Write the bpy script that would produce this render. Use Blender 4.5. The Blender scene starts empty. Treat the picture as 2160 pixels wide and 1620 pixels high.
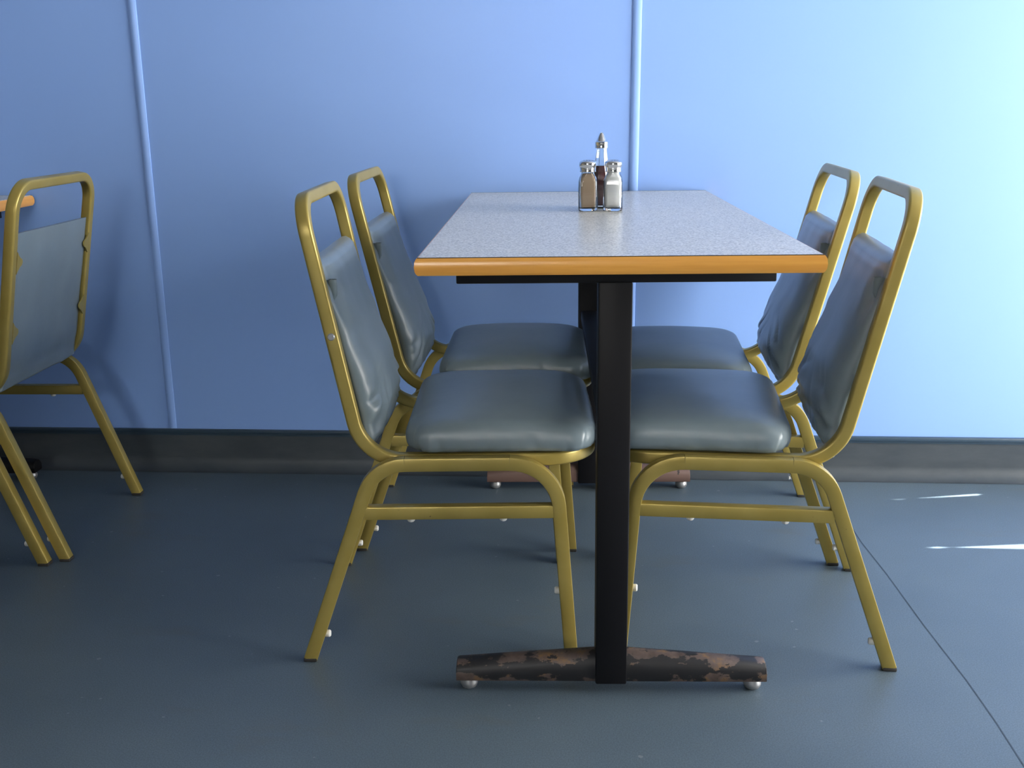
import bpy, bmesh, math, random
from mathutils import Vector, Matrix, noise

C = bpy.context.scene.collection
S = bpy.context.scene

# ------------------------------------------------------------------ camera
F_PX, YAW, PITCH, ROLL, CAM_D, CAM_Z = 2237.95, 0.08149, 0.2574, -0.01336, 2.71041, 0.96194
fw = Vector((-math.sin(YAW)*math.cos(PITCH), math.cos(YAW)*math.cos(PITCH), -math.sin(PITCH)))
rt = Vector((math.cos(YAW), math.sin(YAW), 0)); up = rt.cross(fw)
c_, s_ = math.cos(ROLL), math.sin(ROLL)
rt, up = c_*rt + s_*up, -s_*rt + c_*up
cam_d = bpy.data.cameras.new('camera'); cam = bpy.data.objects.new('camera', cam_d); C.objects.link(cam)
cam_d.sensor_width = 36; cam_d.lens = F_PX/2160*36; cam_d.clip_start = 0.02
M_ = Matrix((rt, up, -fw)).transposed().to_4x4(); M_.translation = (0, -CAM_D, CAM_Z)
cam.matrix_world = M_
S.camera = cam

# ------------------------------------------------------------------ light
XR = 2.60                                    # the glazed wall on the right
WY0, WY1, WZ0, WZ1 = -2.2, -0.005, 0.10, 2.10  # window opening: y from, y to, sill, head
w = bpy.data.worlds.new('world'); S.world = w; w.use_nodes = True
bg = w.node_tree.nodes['Background']
bg.inputs[0].default_value = (1.0, 0.975, 0.93, 1); bg.inputs[1].default_value = 22.5
pl = bpy.data.lights.new('window_portal', 'AREA'); pl.shape = 'RECTANGLE'
pl.size = WZ1-WZ0; pl.size_y = WY1-WY0
pl.cycles.is_portal = True
po = bpy.data.objects.new('window_portal', pl); C.objects.link(po)
po.location = (XR+0.02, (WY0+WY1)/2, (WZ0+WZ1)/2); po.rotation_euler = (0, math.pi/2, 0)
sl = bpy.data.lights.new('sun', 'SUN'); sl.energy = 75; sl.angle = math.radians(.15); sl.color = (1, .96, .9)
so = bpy.data.objects.new('sun', sl); C.objects.link(so); so.location = (4, 0, 5)
p2 = pl.copy(); p2.size = 1.2; p2.size_y = .85
po2 = bpy.data.objects.new('window_portal', p2); C.objects.link(po2); po2.location = (-.7, -5.64, 1.675); po2.rotation_euler = (math.pi/2, 0, math.pi)  # portal of the added fill window
SUN_K = 1.0                                   # tangent of the sun's elevation, it shines straight along -x
so.rotation_euler = (0, math.pi/2-math.atan(SUN_K), math.radians(1.2))
S.view_settings.view_transform = 'Standard'; S.view_settings.look = 'None'
S.view_settings.gamma = 1; S.view_settings.use_curve_mapping = False
S.view_settings.exposure = 0.0
S.cycles.max_bounces = 10; S.cycles.diffuse_bounces = 5; S.cycles.transparent_max_bounces = 12

# ------------------------------------------------------------------ material helpers
def mat(name, col, rough=.5, metal=0., spec=.5, coat=0., coat_rough=.1):
    m = bpy.data.materials.new(name); m.use_nodes = True
    b = m.node_tree.nodes['Principled BSDF']
    b.inputs['Base Color'].default_value = (*col, 1); b.inputs['Roughness'].default_value = rough
    b.inputs['Metallic'].default_value = metal; b.inputs['Specular IOR Level'].default_value = spec
    b.inputs['Coat Weight'].default_value = coat; b.inputs['Coat Roughness'].default_value = coat_rough
    return m
def nd(m, t, **k):
    n = m.node_tree.nodes.new(t)
    for a, v in k.items(): setattr(n, a, v)
    return n
def noise_tex(m, scale, detail=3, rough=.5, coords='Object', stretch=None):
    tc = nd(m, 'ShaderNodeTexCoord'); n = nd(m, 'ShaderNodeTexNoise')
    n.inputs['Scale'].default_value = scale; n.inputs['Detail'].default_value = detail; n.inputs['Roughness'].default_value = rough
    L = m.node_tree.links
    if stretch:
        mp = nd(m, 'ShaderNodeMapping'); mp.inputs['Scale'].default_value = stretch
        L.new(tc.outputs[coords], mp.inputs[0]); L.new(mp.outputs[0], n.inputs[0])
    else: L.new(tc.outputs[coords], n.inputs[0])
    return n.outputs[0]
def ramp(m, src, stops):
    r = nd(m, 'ShaderNodeValToRGB'); e = r.color_ramp.elements
    while len(e) < len(stops): e.new(.5)
    for q, (p, c) in zip(e, stops): q.position = p; q.color = (*c, 1) if len(c) == 3 else c
    m.node_tree.links.new(src, r.inputs[0]); return r.outputs[0]
def mix(m, fac, a, b, mode='MIX'):
    x = nd(m, 'ShaderNodeMix', data_type='RGBA', blend_type=mode); L = m.node_tree.links
    for i, v in ((0, fac), (6, a), (7, b)):
        if isinstance(v, (int, float)): x.inputs[i].default_value = v
        elif isinstance(v, tuple): x.inputs[i].default_value = (*v, 1)
        else: L.new(v, x.inputs[i])
    return x.outputs[2]
def base(m, s): m.node_tree.links.new(s, m.node_tree.nodes['Principled BSDF'].inputs['Base Color'])
def bump(m, s, strength=.2, dist=.001):
    b = nd(m, 'ShaderNodeBump'); b.inputs['Strength'].default_value = strength; b.inputs['Distance'].default_value = dist
    m.node_tree.links.new(s, b.inputs['Height']); m.node_tree.links.new(b.outputs[0], m.node_tree.nodes['Principled BSDF'].inputs['Normal'])
g3 = lambda v: (v, v, v)

WALL = (0.25, 0.425, 0.86)
M = {}
m = M['wall'] = mat('blue_wall_panel', WALL, .42, spec=.5)
n1 = noise_tex(m, 1.3, 3); base(m, mix(m, ramp(m, n1, [(.35, g3(0)), (.7, g3(1))]), WALL, (.262, .438, .86)))
bump(m, noise_tex(m, 260, 2), .05, .0006)
M['wall_trim'] = mat('blue_joint_strip', (.26, .435, .86), .4)
M['paint'] = mat('cream_room_paint', (.22, .22, .22), .8)
M['ceil'] = mat('off_white_ceiling', (.3, .3, .3), .9)
M['frame'] = mat('white_window_frame', (.7, .7, .7), .4)
M['outside'] = mat('pale_sun_canopy', (.5, .5, .5), .9)
m = M['floor'] = mat('blue_grey_vinyl_floor', (.1, .15, .19), .42, spec=.4)
n = noise_tex(m, 2.2, 5, .6); c = ramp(m, n, [(.3, (.076, .108, .136)), (.7, (.098, .134, .164))])
fine = ramp(m, noise_tex(m, 420, 2), [(.35, g3(.82)), (.65, g3(1.18))]); c = mix(m, 1., c, fine, 'MULTIPLY')
st = ramp(m, noise_tex(m, 3.1, 4, .65, stretch=(.8, 2.2, 1)), [(.60, g3(0)), (.78, g3(.5))]); c = mix(m, st, c, (.10, .10, .085))
sp = ramp(m, noise_tex(m, 62, 0), [(.85, g3(0)), (.88, g3(.25))]); c = mix(m, sp, c, (.4, .42, .42))
base(m, c); bump(m, noise_tex(m, 500, 2), .12, .0005)
M['cove'] = m = mat('grey_cove_skirting', (.085, .105, .125), .45, spec=.4)
c = ramp(m, noise_tex(m, 5, 5, .65, stretch=(1, 1, 3)), [(.35, (.045, .057, .070)), (.7, (.068, .080, .092))]); base(m, c); bump(m, noise_tex(m, 300, 2), .15, .0005)
M['cap'] = mat('dark_capping_strip', (.03, .055, .085), .35)
M['seam'] = mat('weld_line', (.035, .055, .075), .6)
m = M['gold'] = mat('gold_lacquered_steel', (.42, .315, .065), .36, metal=.4, spec=.5)
c = ramp(m, noise_tex(m, 14, 3), [(.3, (.36, .275, .065)), (.7, (.41, .32, .09))])
ch = ramp(m, noise_tex(m, 55, 4, .7), [(.70, g3(0)), (.74, g3(.85))]); base(m, mix(m, ch, c, (.10, .06, .03)))
M['dark_gold'] = mat('dark_bronze_bracket', (.10, .085, .05), .5, metal=.3)
def vinyl(name, a, b):
    m = mat(name, a, .38, spec=.55, coat=.25, coat_rough=.32)
    c = ramp(m, noise_tex(m, 6, 4, .6), [(.3, a), (.7, b)]); base(m, c)
    n = noise_tex(m, 30, 4, .6); bump(m, n, .12, .004); return m
M['vinyl'] = vinyl('blue_grey_vinyl', (.155, .205, .235), (.195, .245, .27))
M['vinyl_back'] = mat('pale_blue_grey_backing', (.20, .27, .31), .6)
M['rubber'] = mat('dark_rubber', (.03, .028, .025), .7)
M['white_plastic'] = mat('white_nylon', (.75, .75, .72), .4)
M['screw'] = mat('grey_steel_screw', (.35, .37, .4), .4, metal=.8)
m = M['laminate'] = mat('speckled_grey_laminate', (.5, .5, .47), .3, spec=.35)
c = ramp(m, noise_tex(m, 330, 1, .5), [(.36, (.42, .41, .36)), (.5, (.66, .64, .57)), (.64, (.80, .78, .71))]); base(m, c)
bump(m, noise_tex(m, 500, 1), .06, .0003)
m = M['edge'] = mat('varnished_beech_edge', (.62, .28, .05), .3, coat=.3, coat_rough=.2)
c = ramp(m, noise_tex(m, 9, 4, .6, stretch=(.35, .35, 8)), [(.3, (.66, .29, .045)), (.7, (.84, .42, .085))]); base(m, c)
M['line'] = mat('dark_laminate_line', (.04, .025, .015), .6)
M['black'] = mat('black_enamel_steel', (.0045, .0045, .006), .5, spec=.25)
m = M['rusty'] = mat('worn_black_paint_over_primer', (.02, .02, .02), .5)
n = noise_tex(m, 24, 6, .65, stretch=(.8, 1, 1.6)); n2 = noise_tex(m, 40, 3, .6)
br = ramp(m, n2, [(.3, (.055, .038, .032)), (.55, (.10, .072, .062)), (.72, (.20, .11, .04))])
tc = nd(m, 'ShaderNodeTexCoord'); sx = nd(m, 'ShaderNodeSeparateXYZ'); m.node_tree.links.new(tc.outputs['Object'], sx.inputs[0])
def mth(op, a, b):
    q = nd(m, 'ShaderNodeMath', operation=op)
    for i, v in enumerate((a, b)):
        if isinstance(v, (int, float)): q.inputs[i].default_value = v
        elif v is not None: m.node_tree.links.new(v, q.inputs[i])
    return q.outputs[0]
# kicked bare along the top and bottom edges and towards the tips
wear = mth('ADD', mth('MULTIPLY', mth('ABSOLUTE', mth('SUBTRACT', sx.outputs[2], .045), None), 5.5), mth('MULTIPLY', mth('ABSOLUTE', sx.outputs[0], None), .45))
n = mth('ADD', n, mth('SUBTRACT', wear, .155))
base(m, mix(m, ramp(m, n, [(.50, g3(0)), (.52, g3(1))]), (.010, .010, .012), br))
m = M['rusty_far'] = mat('brown_primer_with_black_chips', (.12, .07, .06), .5)
base(m, mix(m, ramp(m, noise_tex(m, 22, 4, .6), [(.60, g3(0)), (.62, g3(1))]), (.14, .085, .07), (.02, .015, .015)))
M['chrome'] = mat('bright_chrome', (.72, .72, .72), .16, metal=1)
M['dull_steel'] = mat('scuffed_steel_glide', (.32, .33, .34), .45, metal=.7)
M['pepper'] = mat('ground_pepper', (.50, .37, .26), .9)
M['salt'] = m = mat('white_table_salt', (.98, .98, .95), .8)
m.node_tree.nodes['Principled BSDF'].inputs['Subsurface Weight'].default_value = .9; m.node_tree.nodes['Principled BSDF'].inputs['Subsurface Radius'].default_value = (1, 1, 1); m.node_tree.nodes['Principled BSDF'].inputs['Subsurface Scale'].default_value = .02
M['vinegar'] = mat('dark_red_vinegar', (.075, .003, .010), .15)
M['crease'] = mat('white_scuff', (.45, .5, .55), .6)
m = M['glass'] = mat('clear_greenish_glass', (.985, 1, .99), .02)
m.node_tree.nodes['Principled BSDF'].inputs['Transmission Weight'].default_value = 1.
m.node_tree.nodes['Principled BSDF'].inputs['IOR'].default_value = 1.48
m = M['pane'] = bpy.data.materials.new('window_glass'); m.use_nodes = True
t = m.node_tree; t.nodes.clear()
o = t.nodes.new('ShaderNodeOutputMaterial'); mx = t.nodes.new('ShaderNodeMixShader');
tr = t.nodes.new('ShaderNodeBsdfTransparent'); gl = t.nodes.new('ShaderNodeBsdfGlossy'); gl.inputs['Roughness'].default_value = .0
mx.inputs[0].default_value = .07; t.links.new(tr.outputs[0], mx.inputs[1]); t.links.new(gl.outputs[0], mx.inputs[2]); t.links.new(mx.outputs[0], o.inputs[0])

# ------------------------------------------------------------------ mesh helpers
def obj(name, bm, material, parent=None, smooth=True, loc=None, rotz=0, angle=35):
    me = bm if isinstance(bm, bpy.types.Mesh) else None
    if me is None:
        bmesh.ops.recalc_face_normals(bm, faces=bm.faces)
        me = bpy.data.meshes.new(name); bm.to_mesh(me); bm.free()
        for mt in (material if isinstance(material, (list, tuple)) else [material]): me.materials.append(mt)
        if smooth:
            me.polygons.foreach_set('use_smooth', [True]*len(me.polygons))
            me.set_sharp_from_angle(angle=math.radians(angle))
    o = bpy.data.objects.new(name, me); C.objects.link(o)
    if parent: o.parent = parent
    if loc is not None: o.location = loc
    o.rotation_euler.z = rotz
    return o
def thing(name, label, cat, loc=(0, 0, 0), rotz=0, group=None):
    o = bpy.data.objects.new(name, None); C.objects.link(o); o.location = loc; o.rotation_euler = (0, 0, rotz)
    o.empty_display_size = .05; o['label'] = label; o['category'] = cat
    if group: o['group'] = group
    return o
def struct(name, bm, m, parent=None, **k):
    o = obj(name, bm, m, parent, **k)
    if parent is None: o['kind'] = 'structure'
    return o
def box(bm, x0, x1, y0, y1, z0, z1, bev=0, seg=2):
    v = [bm.verts.new((x, y, z)) for x in (x0, x1) for y in (y0, y1) for z in (z0, z1)]
    fs = [bm.faces.new([v[i] for i in q]) for q in ((0, 1, 3, 2), (4, 6, 7, 5), (0, 4, 5, 1), (2, 3, 7, 6), (0, 2, 6, 4), (1, 5, 7, 3))]
    if bev:
        es = list({e for f in fs for e in f.edges})
        bmesh.ops.bevel(bm, geom=es, offset=bev, segments=seg, affect='EDGES', profile=.5)
    return bm
def B(*a, **k): return box(bmesh.new(), *a, **k)
def loft(bm, loops, cap0=True, cap1=True, closed=True):
    R = [[bm.verts.new(p) for p in l] for l in loops]; n = len(R[0])
    for a, b in zip(R, R[1:]):
        for i in range(n if closed else n-1):
            j = (i+1) % n; bm.faces.new((a[i], a[j], b[j], b[i]))
    if cap0: bm.faces.new(R[0][::-1])
    if cap1: bm.faces.new(R[-1])
    return R
def lathe(prof, n=32, center=(0, 0, 0), bm=None):
    bm = bm or bmesh.new(); loops = []
    for r, z in prof:
        loops.append([(center[0]+r*math.cos(2*math.pi*i/n), center[1]+r*math.sin(2*math.pi*i/n), center[2]+z) for i in range(n)])
    loft(bm, loops); return bm
def fillet(pts, rad, n=9):
    """corner points with a bend radius each -> smooth bent-tube path"""
    out = []
    P = [Vector(p) for p in pts]
    for i, p in enumerate(P):
        r = rad[i]
        if r <= 0 or i in (0, len(P)-1): out.append(p); continue
        a = (P[i-1]-p).normalized(); b = (P[i+1]-p).normalized(); ang = a.angle(b)
        d = r/math.tan(ang/2); h = r/math.sin(ang/2); cen = p+(a+b).normalized()*h
        s, e = p+a*d-cen, p+b*d-cen; tot = s.angle(e); ax = s.cross(e).normalized()
        for k in range(n+1): out.append(cen+Matrix.Rotation(tot*k/n, 3, ax) @ s)
    return out
def section(w, h, r, n=4):
    """rounded rectangle, w along the first axis"""
    o = []
    for cx, cy, a0 in ((w/2-r, h/2-r, 0), (-w/2+r, h/2-r, 90), (-w/2+r, -h/2+r, 180), (w/2-r, -h/2+r, 270)):
        for k in range(n+1):
            a = math.radians(a0+90*k/n); o.append((cx+r*math.cos(a), cy+r*math.sin(a)))
    return o
def sweep(bm, path, sec, n0, cap0=True, cap1=True):
    """sweep a section along a path, n0 = direction of the section's second axis at the start"""
    T = []
    for i in range(len(path)):
        a = path[max(i-1, 0)]; b = path[min(i+1, len(path)-1)]; T.append((b-a).normalized())
    N = Vector(n0); N = (N-T[0]*N.dot(T[0])).normalized(); loops = []
    for i, p in enumerate(path):
        if i: N = T[i-1].rotation_difference(T[i]) @ N; N = (N-T[i]*N.dot(T[i])).normalized()
        Bn = T[i].cross(N); loops.append([p+Bn*u+N*v for u, v in sec])
    return loft(bm, loops, cap0, cap1), N, T[-1]
def mirror_y(bm):
    g = bmesh.ops.duplicate(bm, geom=bm.verts[:]+bm.edges[:]+bm.faces[:])
    for v in g['geom']:
        if isinstance(v, bmesh.types.BMVert): v.co.y *= -1
    bmesh.ops.remove_doubles(bm, verts=bm.verts[:], dist=1e-4)
R_ = math.radians
def nz(*p): return noise.noise(Vector(p))

# ------------------------------------------------------------------ room
XL, YF, H = -3.6, -5.6, 2.55
struct('floor', B(XL, XR+.12, YF, .12, -.08, 0), M['floor'], smooth=False)
struct('ceiling', B(XL, XR+.12, YF, .12, H, H+.08), M['ceil'], smooth=False)
struct('wall_back', B(XL, XR+.12, 0, .12, 0, H), M['wall'], smooth=False)
struct('wall_left', B(XL-.12, XL, YF, .12, 0, H), M['paint'], smooth=False)
FX0, FX1, FZ0, FZ1 = -1.3, -.1, 1.25, 2.10
bm = bmesh.new()
box(bm, XL, XR+.12, YF-.12, YF, 0, FZ0); box(bm, XL, XR+.12, YF-.12, YF, FZ1, H)
box(bm, XL, FX0, YF-.12, YF, FZ0, FZ1); box(bm, FX1, XR+.12, YF-.12, YF, FZ0, FZ1)
struct('wall_front', bm, M['paint'], smooth=False)
fill_win = bpy.data.objects.new('added_fill_window', None); C.objects.link(fill_win); fill_win['kind'] = 'structure'; fill_win.location = (0, YF-.06, 0)  # unseen window added behind the camera as soft frontal fill
bm = bmesh.new()
for a, b, c, d in ((FX0, FX1, FZ0, FZ0+.05), (FX0, FX1, FZ1-.05, FZ1), (FX0, FX0+.05, FZ0+.05, FZ1-.05), (FX1-.05, FX1, FZ0+.05, FZ1-.05)): box(bm, a, b, -.03, .03, c, d)
obj('window_frame', bm, M['frame'], fill_win, smooth=False)
obj('window_pane', B(FX0+.05, FX1-.05, -.003, .003, FZ0+.05, FZ1-.05), M['pane'], fill_win, smooth=False)
# right wall with the window opening
bm = bmesh.new()
box(bm, XR, XR+.12, YF, .0, 0, WZ0); box(bm, XR, XR+.12, YF, .0, WZ1, H)
box(bm, XR, XR+.12, YF, WY0, WZ0, WZ1); box(bm, XR, XR+.12, WY1, 0, WZ0, WZ1)
struct('wall_right', bm, M['paint'], smooth=False)
win = thing('window_1', 'large shopfront window in the wall to the right', 'window', (XR+.06, 0, 0)); del win['label']; del win['category']; win['kind'] = 'structure'
bm = bmesh.new(); t_ = .05
box(bm, -.03, .03, WY0, WY1, WZ0, WZ0+t_); box(bm, -.03, .03, WY0, WY1, WZ1-t_, WZ1)
ym = (WY0+WY1)/2
for y in (WY0, ym-t_/2, WY1-t_): box(bm, -.03, .03, y, y+t_, WZ0+t_, WZ1-t_)
obj('window_frame', bm, M['frame'], win, smooth=False)
for a, b in ((WY0+t_, ym-t_/2), (ym+t_/2, WY1-t_)): obj('window_pane', B(-.003, .003, a, b, WZ0+t_, WZ1-t_), M['pane'], win, smooth=False)

# unseen canopy added outside to block the sun; its tapering gaps shape the slivers
CZ = 2.42; cxs = [XR+.13]+[CZ/SUN_K+.70+.0125*i for i in range(24)]+[CZ/SUN_K+1.62]
def tri(v, a, b, c): return 0 if v <= a or v >= c else ((v-a)/(b-a) if v < b else (c-v)/(c-b))
def gap1(x):                                  # centre line and half width, written for the spot lit on the floor
    wd = .0016*tri(x, .715, .765, .782)+(.0052*min(1, max(0, (x-.785)/.14)) if .785 < x < .972 else 0)
    return -.121+(x-.72)*.205, wd
def gap2(x):
    wd = (.012*min(1, max(0, (x-.795)/.15)) if x > .795 else 0)+.004*tri(x, .735, .762, .79)
    return -.412+(x-.74)*.075, wd
bm = bmesh.new()
for y_lo, y_hi in ((-4.6, gap2), (gap2, gap1), (gap1, .6)):
    loops = []
    for x in cxs:
        fx = x-CZ/SUN_K
        lo = y_lo if not callable(y_lo) else sum(y_lo(fx)); hi = y_hi if not callable(y_hi) else y_hi(fx)[0]-y_hi(fx)[1]
        loops.append([(x, lo, CZ), (x, hi, CZ), (x, hi, CZ+.008), (x, lo, CZ+.008)])
    loft(bm, loops)
struct('trim_7', bm, M['outside'], smooth=False)
# coved vinyl skirting with its dark capping strip
BZ, CR = .1134, .040
prof = [(0.0, BZ-.004), (-.006, BZ-.006)]
for k in range(9):
    a = math.pi/2*k/8; prof.append((-.006-(CR-.006)*(1-math.cos(a)), CR*.85-CR*.85*math.sin(a)))
prof += [(-CR-.002, 0.0), (0, 0)]
bm = bmesh.new(); loft(bm, [[(x, y, z) for y, z in prof] for x in [XL+i*.06 for i in range(int((XR-XL)/.06)+1)]+[XR]])
for v in bm.verts:
    if v.co.y < -.001 and .002 < v.co.z < .09: v.co.y += .0016*nz(v.co.x*6, v.co.z*20, 3)
struct('baseboard_back', bm, M['cove'])
bm = B(XL, XR, -.012, 0, BZ-.012, BZ, bev=.003); box(bm, XL, XR, -.009, 0, BZ-.017, BZ-.011)
struct('trim_1', bm, M['cap'])
# vertical joint strips of the wall panels
for k, (x0, lean) in enumerate(((-1.1588, .0009), (.0848, .007), (1.33, 0), (-2.4, 0))):
    bm = bmesh.new(); sec = [(-.011, 0), (-.0105, .0022), (-.006, .0045), (0, .0052), (.006, .0045), (.0105, .0022), (.011, 0)]
    loft(bm, [[(x0+lean*z+u, -v, z) for u, v in sec] for z in (BZ+.0005, H)])
    struct('trim_%d' % (k+2), bm, M['wall_trim'])
# weld line across the vinyl
seam = [(.59, -.04), (.595, -.25), (.598, -.437), (.611, -.606), (.622, -.834), (.636, -1.033), (.640, -1.16), (.640, -1.30), (.63, -1.8), (.60, -2.6), (.58, -4)]
bm = bmesh.new(); sa, sb = [], []
for x, y in seam: sa.append(bm.verts.new((x-.0009, y, .0006))); sb.append(bm.verts.new((x+.0009, y, .0006)))
for i in range(len(seam)-1): bm.faces.new((sa[i], sb[i], sb[i+1], sa[i+1]))
struct('trim_6', bm, M['seam'])

# ------------------------------------------------------------------ chair
# local frame: x forward, y to the sitter's left, z up; origin below the seat
OX = .235                       # rear foot lies at x = -OX
ZR = .3695
LEG_Y, RING_Y = .2051, .1822
SLOPE = .2161; BX0 = .1086                  # SLOPE (rake of the back) differs a little from chair to chair
def upx(z): return BX0-OX-SLOPE*(z-ZR)       # axis of the back upright
MESH = {}
def cached(key, fn, m, **k):
    if key not in MESH:
        o = obj(key, fn(), m, **k); MESH[key] = o.data; C.objects.unlink(o); bpy.data.objects.remove(o)
    return MESH[key]
def part(name, key, fn, m, parent, **k):
    me = cached(key, fn, m, **k); me.name = name
    return obj(name, me, None, parent)
def leg_path(): return fillet([(-OX, 0, .004), (.130-OX, 0, ZR), (.441-OX, 0, ZR), (.468-OX, 0, .004)], [0, .075, .085, 0], 10)
def leg_mesh(side, which):
    P = leg_path(); mid = len(P)//2
    seg = P[:mid] if which == 'rear' else P[mid:][::-1]
    # from the foot, up round the bend, to the rail
    bm = bmesh.new(); sweep(bm, [p+Vector((0, side*LEG_Y, 0)) for p in seg], section(.021, .024, .0022, 2), (-1, 0, 0))
    return bm
def rail_mesh(side):
    P = leg_path(); mid = len(P)//2
    bm = bmesh.new(); sweep(bm, [P[mid-1]+Vector((0, side*LEG_Y, 0)), P[mid]+Vector((0, side*LEG_Y, 0))], section(.021, .024, .0022, 2), (0, 0, 1)); return bm
def stretcher_mesh(side):
    bm = bmesh.new(); sweep(bm, [Vector((.110-OX, side*LEG_Y, .282)), Vector((.437-OX, side*LEG_Y, .282))], section(.020, .0235, .002, 2), (0, 0, 1)); return bm
def loop_mesh():
    zt = .8143; xf = .505-OX
    pts = [(xf, 0, ZR), (xf, RING_Y, ZR), (upx(ZR), RING_Y, ZR), (upx(zt), RING_Y, zt), (upx(zt), 0, zt)]
    P = fillet(pts, [0, .085, .085, .058, 0], 14)
    bm = bmesh.new(); sweep(bm, P, section(.021, .023, .0045, 4), (0, 0, 1), False, False); mirror_y(bm); return bm
def tab_mesh(side):
    bm = bmesh.new(); n = 14; lo = []
    out = [(0, -.024), (.007, -.016)]+[(.015+.009*math.sin(a), .009*-math.cos(a)) for a in [math.pi*k/8 for k in range(9)]]+[(.007, .016), (0, .024)]
    for x in (-.0015, .0015): lo.append([(x, -side*(u), v) for u, v in out])
    loft(bm, lo); return bm
def stud(r=.0065, l=.009, n=14):
    return lathe([(r*.8, -.002), (r, 0), (r, l-.002), (r*.75, l)], n)

def wr_loop(a, b, r, n):
    """rounded rectangle outline, half sizes a, b"""
    o = []; per = [(a-r, b-r, 0), (-(a-r), b-r, 90), (-(a-r), -(b-r), 180), (a-r, -(b-r), 270)]
    for k, (cx, cy, a0) in enumerate(per):
        for i in range(n):
            t = math.radians(a0+90*i/n); o.append((cx+r*math.cos(t), cy+r*math.sin(t)))
        nx = per[(k+1) % 4]; t = math.radians(a0+90)
        p0 = (cx+r*math.cos(t), cy+r*math.sin(t)); p1 = (nx[0]+r*math.cos(t), nx[1]+r*math.sin(t))
        k2 = n*3
        for i in range(k2): o.append((p0[0]+(p1[0]-p0[0])*i/k2, p0[1]+(p1[1]-p0[1])*i/k2))
    return o
def seat_mesh(seed, wr=1.):
    cx = (.180+.516)/2-OX; a, b = .168, .197; z0 = ZR+.0125
    P = [(.035, .000), (.012, .001), (.003, .005), (0, .012), (-.001, .020), (0, .028), (.002, .035), (.0055, .0415), (.011, .0465), (.019, .0505), (.032, .0535), (.05, .056), (.075, .058), (.105, .060), (.13, .061), (.155, .0615)]
    bm = bmesh.new(); loops = []
    for k, (ins, z) in enumerate(P):
        A, Bq = a-ins, b-ins; r = max(.006, min(.050, .050-ins*.25))
        r = min(r, A-.002, Bq-.002); lp = []
        for i, (x, y) in enumerate(wr_loop(A, Bq, r, 20)):
            f = math.exp(-((z-.012)/.020)**2)
            ang = math.atan2(y/b, x/a)
            # gathers where the vinyl is pulled under, deeper at the corners
            corner = abs(math.sin(2*ang))**6
            fr = nz(x*22+seed*7, y*22, 1.3)*.6+nz(x*60, y*60+seed, 4.1)*.5
            d = -wr*f*(.0025*fr+.006*corner*max(0, nz(ang*9+seed*3, 2.2, z*20)+.1))
            aa = abs(ang); zr = max(0, min(1, z/.046)); cut = max(0, min(1, (.047-z)/.010))
            dr = 2.255+.10*zr-aa                                   # folded rear corner: flap ends in a sharp crease
            if 0 < dr < .5: d += wr*.0058*(1-dr/.5)**2*cut
            df = aa-.90+.09*zr                                     # folded front corner
            if 0 < df < .4: d += wr*.0045*(1-df/.4)**2*cut
            rid = max(0, 1-abs(nz(x*13+seed*5, y*13, 7.7+z*6))*9); d -= wr*f*.0085*rid*max(0, nz(x*5+seed, y*5, 3.3)+.25)
            L = math.hypot(x, y) or 1
            zz = z0+z + (.006*(1-(x/a)**2) if k > 6 else 0)*(1) - .006*max(0, x/a)**4*(z/.06)
            zz += wr*.0012*nz(x*9+seed, y*9, 2)*(1 if k > 7 else 0)
            lp.append((cx+x+x/L*d, y+y/L*d, zz))
        loops.append(lp)
    loft(bm, loops); return bm
def back_mesh(seed, wr=1.):
    """padded backrest between the uprights; rows run from the bottom hem to the top fold"""
    bm = bmesh.new(); loops = []; NR, NC = 70, 48
    z0, z1 = .378, .716
    def lerp(t, tab):
        for (a, va), (b, vb) in zip(tab, tab[1:]):
            if t <= b:
                u = (t-a)/(b-a); u = u*u*(3-2*u); return va+(vb-va)*u
        return tab[-1][1]
    TH = [(0, .006), (.03, .020), (.10, .042), (.22, .058), (.38, .054), (.6, .042), (.8, .034), (.92, .030), (.97, .026), (.99, .019), (1, .009)]
    OF = [(0, .004), (.08, .001), (.2, -.004), (1, -.006)]                  # rear face relative to the upright axis
    for r in range(NR+1):
        t = r/NR; t = t*t*(3-2*t)*.35+t*.65
        z = z0+(z1-z0)*t; w = .1705-.0*t; w += lerp(t, [(0, .013), (.07, .005), (.2, .0), (1, .0)])
        th = lerp(t, TH); rear = upx(z)+lerp(t, OF); lp = []
        for i in range(NC+1):                                     # front, bulging
            u = -1+2*i/NC; e = (1-abs(u)**4)**.5 if abs(u) < 1 else 0
            d = th*(.45+.55*e)
            y = w*u
            low = max(0, 1-abs(t-.16)/.22); side = abs(u)**2
            d += wr*low*side*.006*math.sin((z*150+abs(y)*110)+3*nz(z*10+seed, y*6, 1))*min(1, (1-abs(u))*12)
            rd = max(0, 1-abs(nz(y*7+seed*2, (z+abs(y)*.55)*26, 6.6))*7); d -= wr*.0065*rd*max(0, 1-abs(t-.2)/.28)*min(1, abs(u)*1.6)*min(1, (1-abs(u))*14)
            up_ = max(0, 1-abs(t-.80)/.16)
            d -= wr*up_*max(0, abs(u)-.45)*.026*math.exp(-((abs(u)-.86)/.12)**2)*min(1, (1-abs(u))*10)
            d += wr*.0016*nz(y*16+seed*3, z*16, 5)*min(1, (1-abs(u))*8)
            lp.append((rear+d, y, z+(.003*nz(y*14, seed, 2) if r == 0 else 0)))
        for i in range(1, NC):                                    # rear panel, nearly flat
            u = 1-2*i/NC; sag = .004*(1-u*u)*(1-t)
            lp.append((rear-.003*(1-abs(u)**4)+sag+.0012*nz(u*3+seed, z*12, 8), w*u, z+(.003*nz(w*u*14, seed, 2) if r == 0 else 0)))
        loops.append(lp)
    loft(bm, loops); return bm
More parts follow.
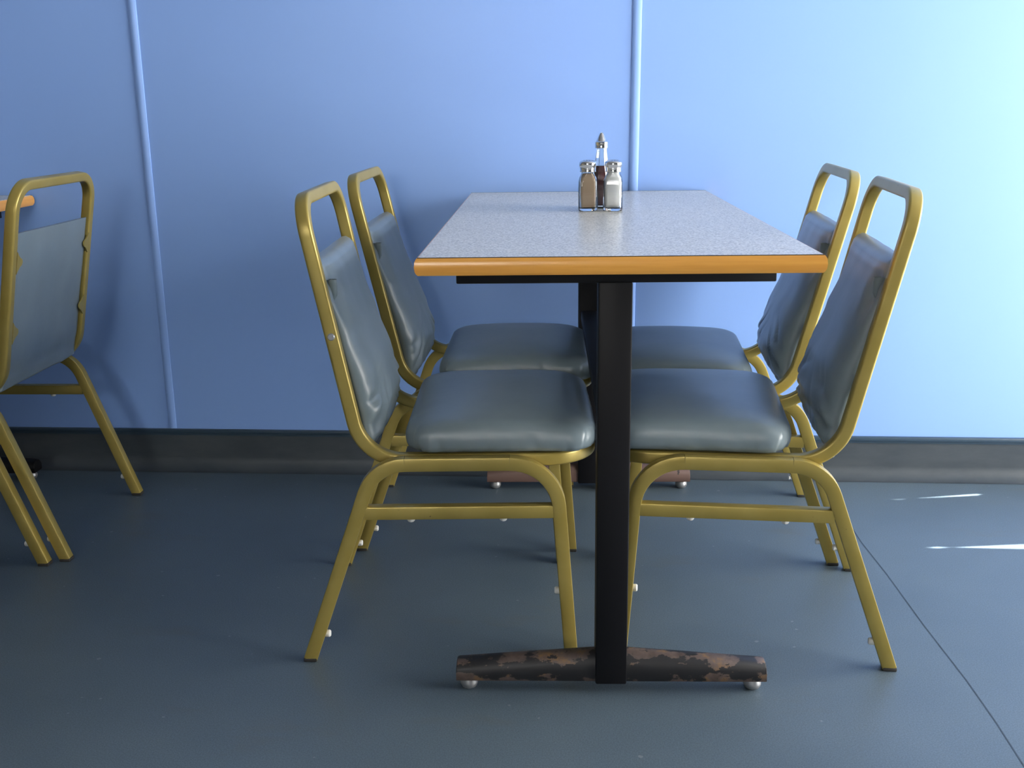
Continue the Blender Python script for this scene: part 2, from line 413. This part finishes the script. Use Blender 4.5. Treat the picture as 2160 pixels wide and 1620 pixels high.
def fold_mesh(side):
    """the little open roll where the vinyl is tucked at a top corner"""
    bm = bmesh.new(); zt = .682; P = [Vector((upx(zt)+.017, side*.1605, zt)), Vector((upx(zt)+.018, side*.158, zt-.010)), Vector((upx(zt)+.017, side*.151, zt-.028)), Vector((upx(zt)+.010, side*.150, zt-.050))]
    loops = []; N = 18
    for k, p in enumerate(P):
        r = (.0100, .0095, .0080, .003)[k]
        loops.append([p+Vector((math.cos(2*math.pi*i/N)*r, math.sin(2*math.pi*i/N)*r*.8, 0)) for i in range(N)])
    loft(bm, loops, False, True)
    inner = [[p+Vector((math.cos(2*math.pi*i/N)*(r-.0012), math.sin(2*math.pi*i/N)*(r-.0012)*.8, 0)) for i in range(N)] for p, r in ((P[0], .0100), (P[1], .0090))]
    loft(bm, inner, False, True); return bm

def chair(label, loc, face, seed, group, screw=False, slope=.2161, fold=0, wr=1.):
    global SLOPE
    SLOPE = slope
    t = thing('banquet_chair', label, 'chair', loc, face, group)
    lp = obj('back_frame', loop_mesh(), M['gold'], t)
    for s in (-1, 1):
        for which in ('rear', 'front'):
            l = part('leg', 'leg_%s_%d' % (which, s), lambda: leg_mesh(s, which), M['gold'], t)
            x = -OX if which == 'rear' else .468-OX
            part('rubber_foot', 'rubber_foot', lambda: B(-.012, .012, -.0115, .0115, 0, .007, bev=.002), M['rubber'], l).location = (x, s*LEG_Y, 0)
            d = 1 if which == 'rear' else -1; zz = .050 if which == 'rear' else .130
            k = .353 if which == 'rear' else -.073
            g = part('glide_stud', 'glide_stud', stud, M['white_plastic'], l); g.location = (x+k*zz+d*.011, s*(LEG_Y-.002), zz); g.rotation_euler = (0, d*math.pi/2, 0)
        part('side_rail', 'side_rail_%d' % s, lambda: rail_mesh(s), M['gold'], t)
        sr = part('stretcher', 'stretcher_%d' % s, lambda: stretcher_mesh(s), M['gold'], t)
        for x in (.19-OX, .35-OX):
            g = part('glide_stud', 'glide_stud', stud, M['white_plastic'], sr); g.location = (x, s*LEG_Y, .273); g.rotation_euler = (math.pi, 0, 0)
        for z in (.655, .505):
            g = part('fixing_tab', 'fixing_tab_%d' % s, lambda: tab_mesh(s), M['gold'], lp, angle=50)
            g.location = (upx(z)-.0105, s*(RING_Y-.009), z); g.rotation_euler = (0, -math.atan(SLOPE), 0)
    obj('seat_pad', seat_mesh(seed, wr), M['vinyl'], t, angle=52)
    bp = obj('backrest', back_mesh(seed, wr), M['vinyl'], t, angle=80)
    if fold: obj('corner_fold', fold_mesh(fold), M['vinyl'], bp, angle=60)
    if screw:
        g = obj('screw', stud(.0065, .002), M['screw'], lp); z = .590; g.location = (upx(z), -RING_Y-.0105, z); g.rotation_euler = (math.pi/2, 0, 0)
    return t
chairs = [
 ('nearest left chair of the speckled table, gold frame, with a grey screw in its upright', (-.2880, -.7993), .0733, 1, 'chairs around the middle table', True, .1908),
 ('gold framed chair beside the blue wall, left of the speckled table, backrest at left', (-.2930, -.3183), .0398, 2, 'chairs around the middle table', False, .2227),
 ('nearest right chair of the speckled table, gold frame, backrest at far right', (.2915, -.7791), 3.0833, 3, 'chairs around the middle table', False, .2247),
 ('gold framed chair beside the blue wall, right of the speckled table, backrest at right', (.2790, -.3486), 3.1141, 4, 'chairs around the middle table', False, .2511),
 ('gold framed chair at the left edge seen from behind, pale vinyl back facing the camera', (-1.4061, -.4259), -3.1066, 5, 'chairs at the left table', False, .1952),
 ('chair mostly cut off by the left edge, only its slanted gold rear leg showing', (-1.431, -.858), -3.12, 6, 'chairs at the left table', False, .21)]
for lab, (x, y), ang, seed, grp, scr, slp in chairs:
    chair(lab, (x, y, 0), ang, seed, grp, scr, slp, {1: -1, 2: -1, 3: 1, 4: 1}.get(seed, 0))

# ------------------------------------------------------------------ pedestal table
def table(label, loc, rotz, W=.589, L=1.172, far='rusty_far', group='cafe tables'):
    t = thing('cafe_table', label, 'table', loc, rotz, group)
    hw = W/2; zt = .75
    # laminate top, dark line, bullnose wooden edge running round
    obj('table_top', B(-hw+.004, hw-.004, .004, L-.004, zt-.022, zt, bev=.0005, seg=1), M['laminate'], t, smooth=False)
    prof = [(.006, -.0008), (.0022, -.001), (.0008, -.003), (-.0008, -.0065), (-.0016, -.0135), (-.0008, -.0205), (.0012, -.0245), (.003, -.0265), (.012, -.0265), (.012, -.0008)]
    bm = bmesh.new(); loops = []
    for cx, cy, sx, sy in ((-hw, 0, 1, 1), (hw, 0, -1, 1), (hw, L, -1, -1), (-hw, L, 1, -1)):
        loops.append([(cx+sx*i, cy+sy*i, zt+z) for i, z in prof])
    loops.append(loops[0]); loft(bm, loops, False, False); bmesh.ops.remove_doubles(bm, verts=bm.verts[:], dist=1e-5)
    obj('wood_edge', bm, M['edge'], t)
    e = .0030
    for x0, x1, y0, y1 in ((-hw+e, hw-e, e-.0008, e+.0006), (-hw+e, hw-e, L-e-.0006, L-e+.0008)):
        obj('edge_line', B(x0, x1, y0, y1, zt-.003, zt+.00015), M['line'], t, smooth=False)
    for y, rust in ((.1027, 'rusty'), (1.0769, far)):
        obj('mounting_bar', B(-.2425, .2425, y-.022, y+.022, .6985, .7235, bev=.002), M['black'], t)
        obj('column', B(-.026, .026, y-.026, y+.026, .0195, .70, bev=.003), M['black'], t)
        bm = bmesh.new(); loops = []
        for x, h in ((-.2600, .027), (-.2590, .030), (-.256, .0315), (-.15, .040), (-.03, .0495), (0, .051), (.03, .0495), (.15, .040), (.256, .0315), (.2590, .030), (.2600, .027)):
            b = .0225; d = .022
            sec = [(-d+.002, b), (-d, b+.003), (-d, b+h*.55), (-d+.004, b+h*.82), (-d+.012, b+h*.97), (0, b+h), (d-.012, b+h*.97), (d-.004, b+h*.82), (d, b+h*.55), (d, b+.003), (d-.002, b)]
            loops.append([(x, y+u, z) for u, z in sec])
        loft(bm, loops); ft = obj('foot', bm, M[rust], t)
        for s in (-1, 1):
            obj('levelling_glide', lathe([(.004, .026), (.005, .0205), (.0125, .0185), (.0150, .0125), (.0150, .008), (.0125, .003), (.008, 0)], 24, (s*.240, y, 0)), M['dull_steel'], ft)
    obj('stretcher_beam', B(-.021, .021, -.001+.130, 1.050, .448, .471, bev=.004), M['black'], t)
    return t
TX, TY, TR = .0327, -1.1881, .0475
table('long speckled grey table with wooden edge and black pedestals, between four chairs', (TX, TY, 0), TR)
# left table: its far right corner touches the wall
a2 = .0475; cx, cy = -1.4686, -.012; hw, L2 = .2945, 1.172
lx = cx-(math.cos(a2)*hw-math.sin(a2)*L2); ly = cy-(math.sin(a2)*hw+math.cos(a2)*L2)
table('wooden edged table at the left edge of the picture, only its far corner in view', (lx, ly, 0), a2, far='black')

# ------------------------------------------------------------------ condiments
def sq(a, r, z, n=5):
    return [(x, y, z) for x, y in wr_loop(a, a, r, n)]
def shaker(label, loc, rot, fill, fillmat, slump):
    t = thing('glass_shaker', label, 'shaker', loc, rot, 'salt and pepper shakers')
    a = .0195
    out = [(a-.003, .008, 0), (a-.001, .008, .0008), (a, .007, .004), (a, .006, .03), (a-.0006, .006, .058), (a-.002, .008, .066), (a-.005, .010, .072), (a-.0065, .0115, .076), (.0135, .0125, .080), (.0135, .0130, .084)]
    inn = [(.0118, .0112, .084), (.0118, .0110, .080), (a-.0085, .009, .075), (a-.0045, .007, .066), (a-.0035, .005, .058), (a-.0032, .005, .03), (a-.0034, .005, .008), (a-.008, .005, .0055)]
    bm = bmesh.new(); loft(bm, [sq(min(x, 1), min(r, x-.0005), z) for x, r, z in out]+[sq(x, min(r, x-.0005), z) for x, r, z in inn])
    obj('jar', bm, M['glass'], t, angle=50)
    bm = bmesh.new(); ins = [(a-.0085, .005, .0058), (a-.0050, .005, .0088), (a-.0037, .005, .030), (a-.0040, .005, .056), (a-.0050, .007, .0655), (a-.0090, .009, .0745), (.0112, .0107, .080)]
    ins = [q for q in ins if q[2] <= fill]
    loops = [sq(x, min(r, x-.0005), z) for x, r, z in ins]
    if slump:      # the crystals have settled unevenly over a bulged base
        loops[0] = [(x, y, z+.0035*math.cos(x/.018*1.5)) for x, y, z in loops[0]]
        loops[1] = [(x, y, z+.004*max(0, math.cos(x/.016*1.5))) for x, y, z in loops[1]]
    loft(bm, loops); obj('filling', bm, fillmat, t, angle=60)
    capm = lathe([(.0150, .0775), (.0162, .0778), (.0166, .0790), (.0160, .0805), (.0158, .0825), (.0162, .0845), (.0160, .0865), (.0166, .0885), (.0176, .0905), (.0180, .0935), (.0176, .0965), (.0160, .0990), (.0125, .1005), (.006, .1010), (.001, .1012)], 40)
    cp = obj('cap', capm, M['chrome'], t, angle=60)
    bm = bmesh.new()
    for r, n in ((0, 1), (.0045, 6), (.009, 10)):
        for i in range(n):
            an = 2*math.pi*i/n; lathe([(.0009, .1004), (.0009, .10145 - (.0004 if r > .006 else 0))], 8, (r*math.cos(an), r*math.sin(an), 0), bm)
    h = obj('pour_hole', bm, M['line'], cp); h['kind'] = 'stuff'
    return t
shaker('square glass pepper shaker with chrome cap, full of brown ground pepper', (-.019, -.511, .75), R_(4), .075, M['pepper'], False)
shaker('square glass salt shaker with chrome cap, full of white salt', (.0325, -.513, .75), R_(-5), .081, M['salt'], True)
t = thing('vinegar_bottle', 'tall glass vinegar bottle with pointed steel spout standing behind the shakers', 'bottle', (.0085, -.452, .75), 0)
def ring(r, z, n=8, k=1.): return [(r*math.cos(2*math.pi*(i+.5)/n)*k, r*math.sin(2*math.pi*(i+.5)/n)*k, z) for i in range(n)]
out = [(.020, 0), (.0228, .002), (.0232, .010), (.0232, .055), (.0222, .068), (.0180, .082), (.0140, .096), (.0122, .110), (.0112, .122), (.0110, .128)]
inn = [(.0092, .128), (.0094, .121), (.0104, .110), (.0122, .096), (.0162, .082), (.0202, .068), (.0212, .055), (.0212, .012), (.019, .006)]
bm = bmesh.new(); loft(bm, [ring(r, z) for r, z in out+inn]); obj('bottle_body', bm, M['glass'], t, angle=30)
bm = bmesh.new(); loft(bm, [ring(r, z) for r, z in [(.0185, .0065), (.0208, .0122), (.0208, .055), (.0198, .068), (.0158, .082), (.0146, .087)]]); obj('vinegar', bm, M['vinegar'], t, angle=30)
obj('spout_cap', lathe([(.0115, .1225), (.0134, .1227), (.0137, .1245), (.0132, .1262), (.0134, .1280), (.0132, .1300), (.0137, .1325), (.0137, .1350), (.0118, .1357), (.0098, .1390), (.0066, .1470), (.0045, .1518), (.0034, .1535), (.0018, .1540), (.0015, .1500)], 32), M['chrome'], t, angle=40)
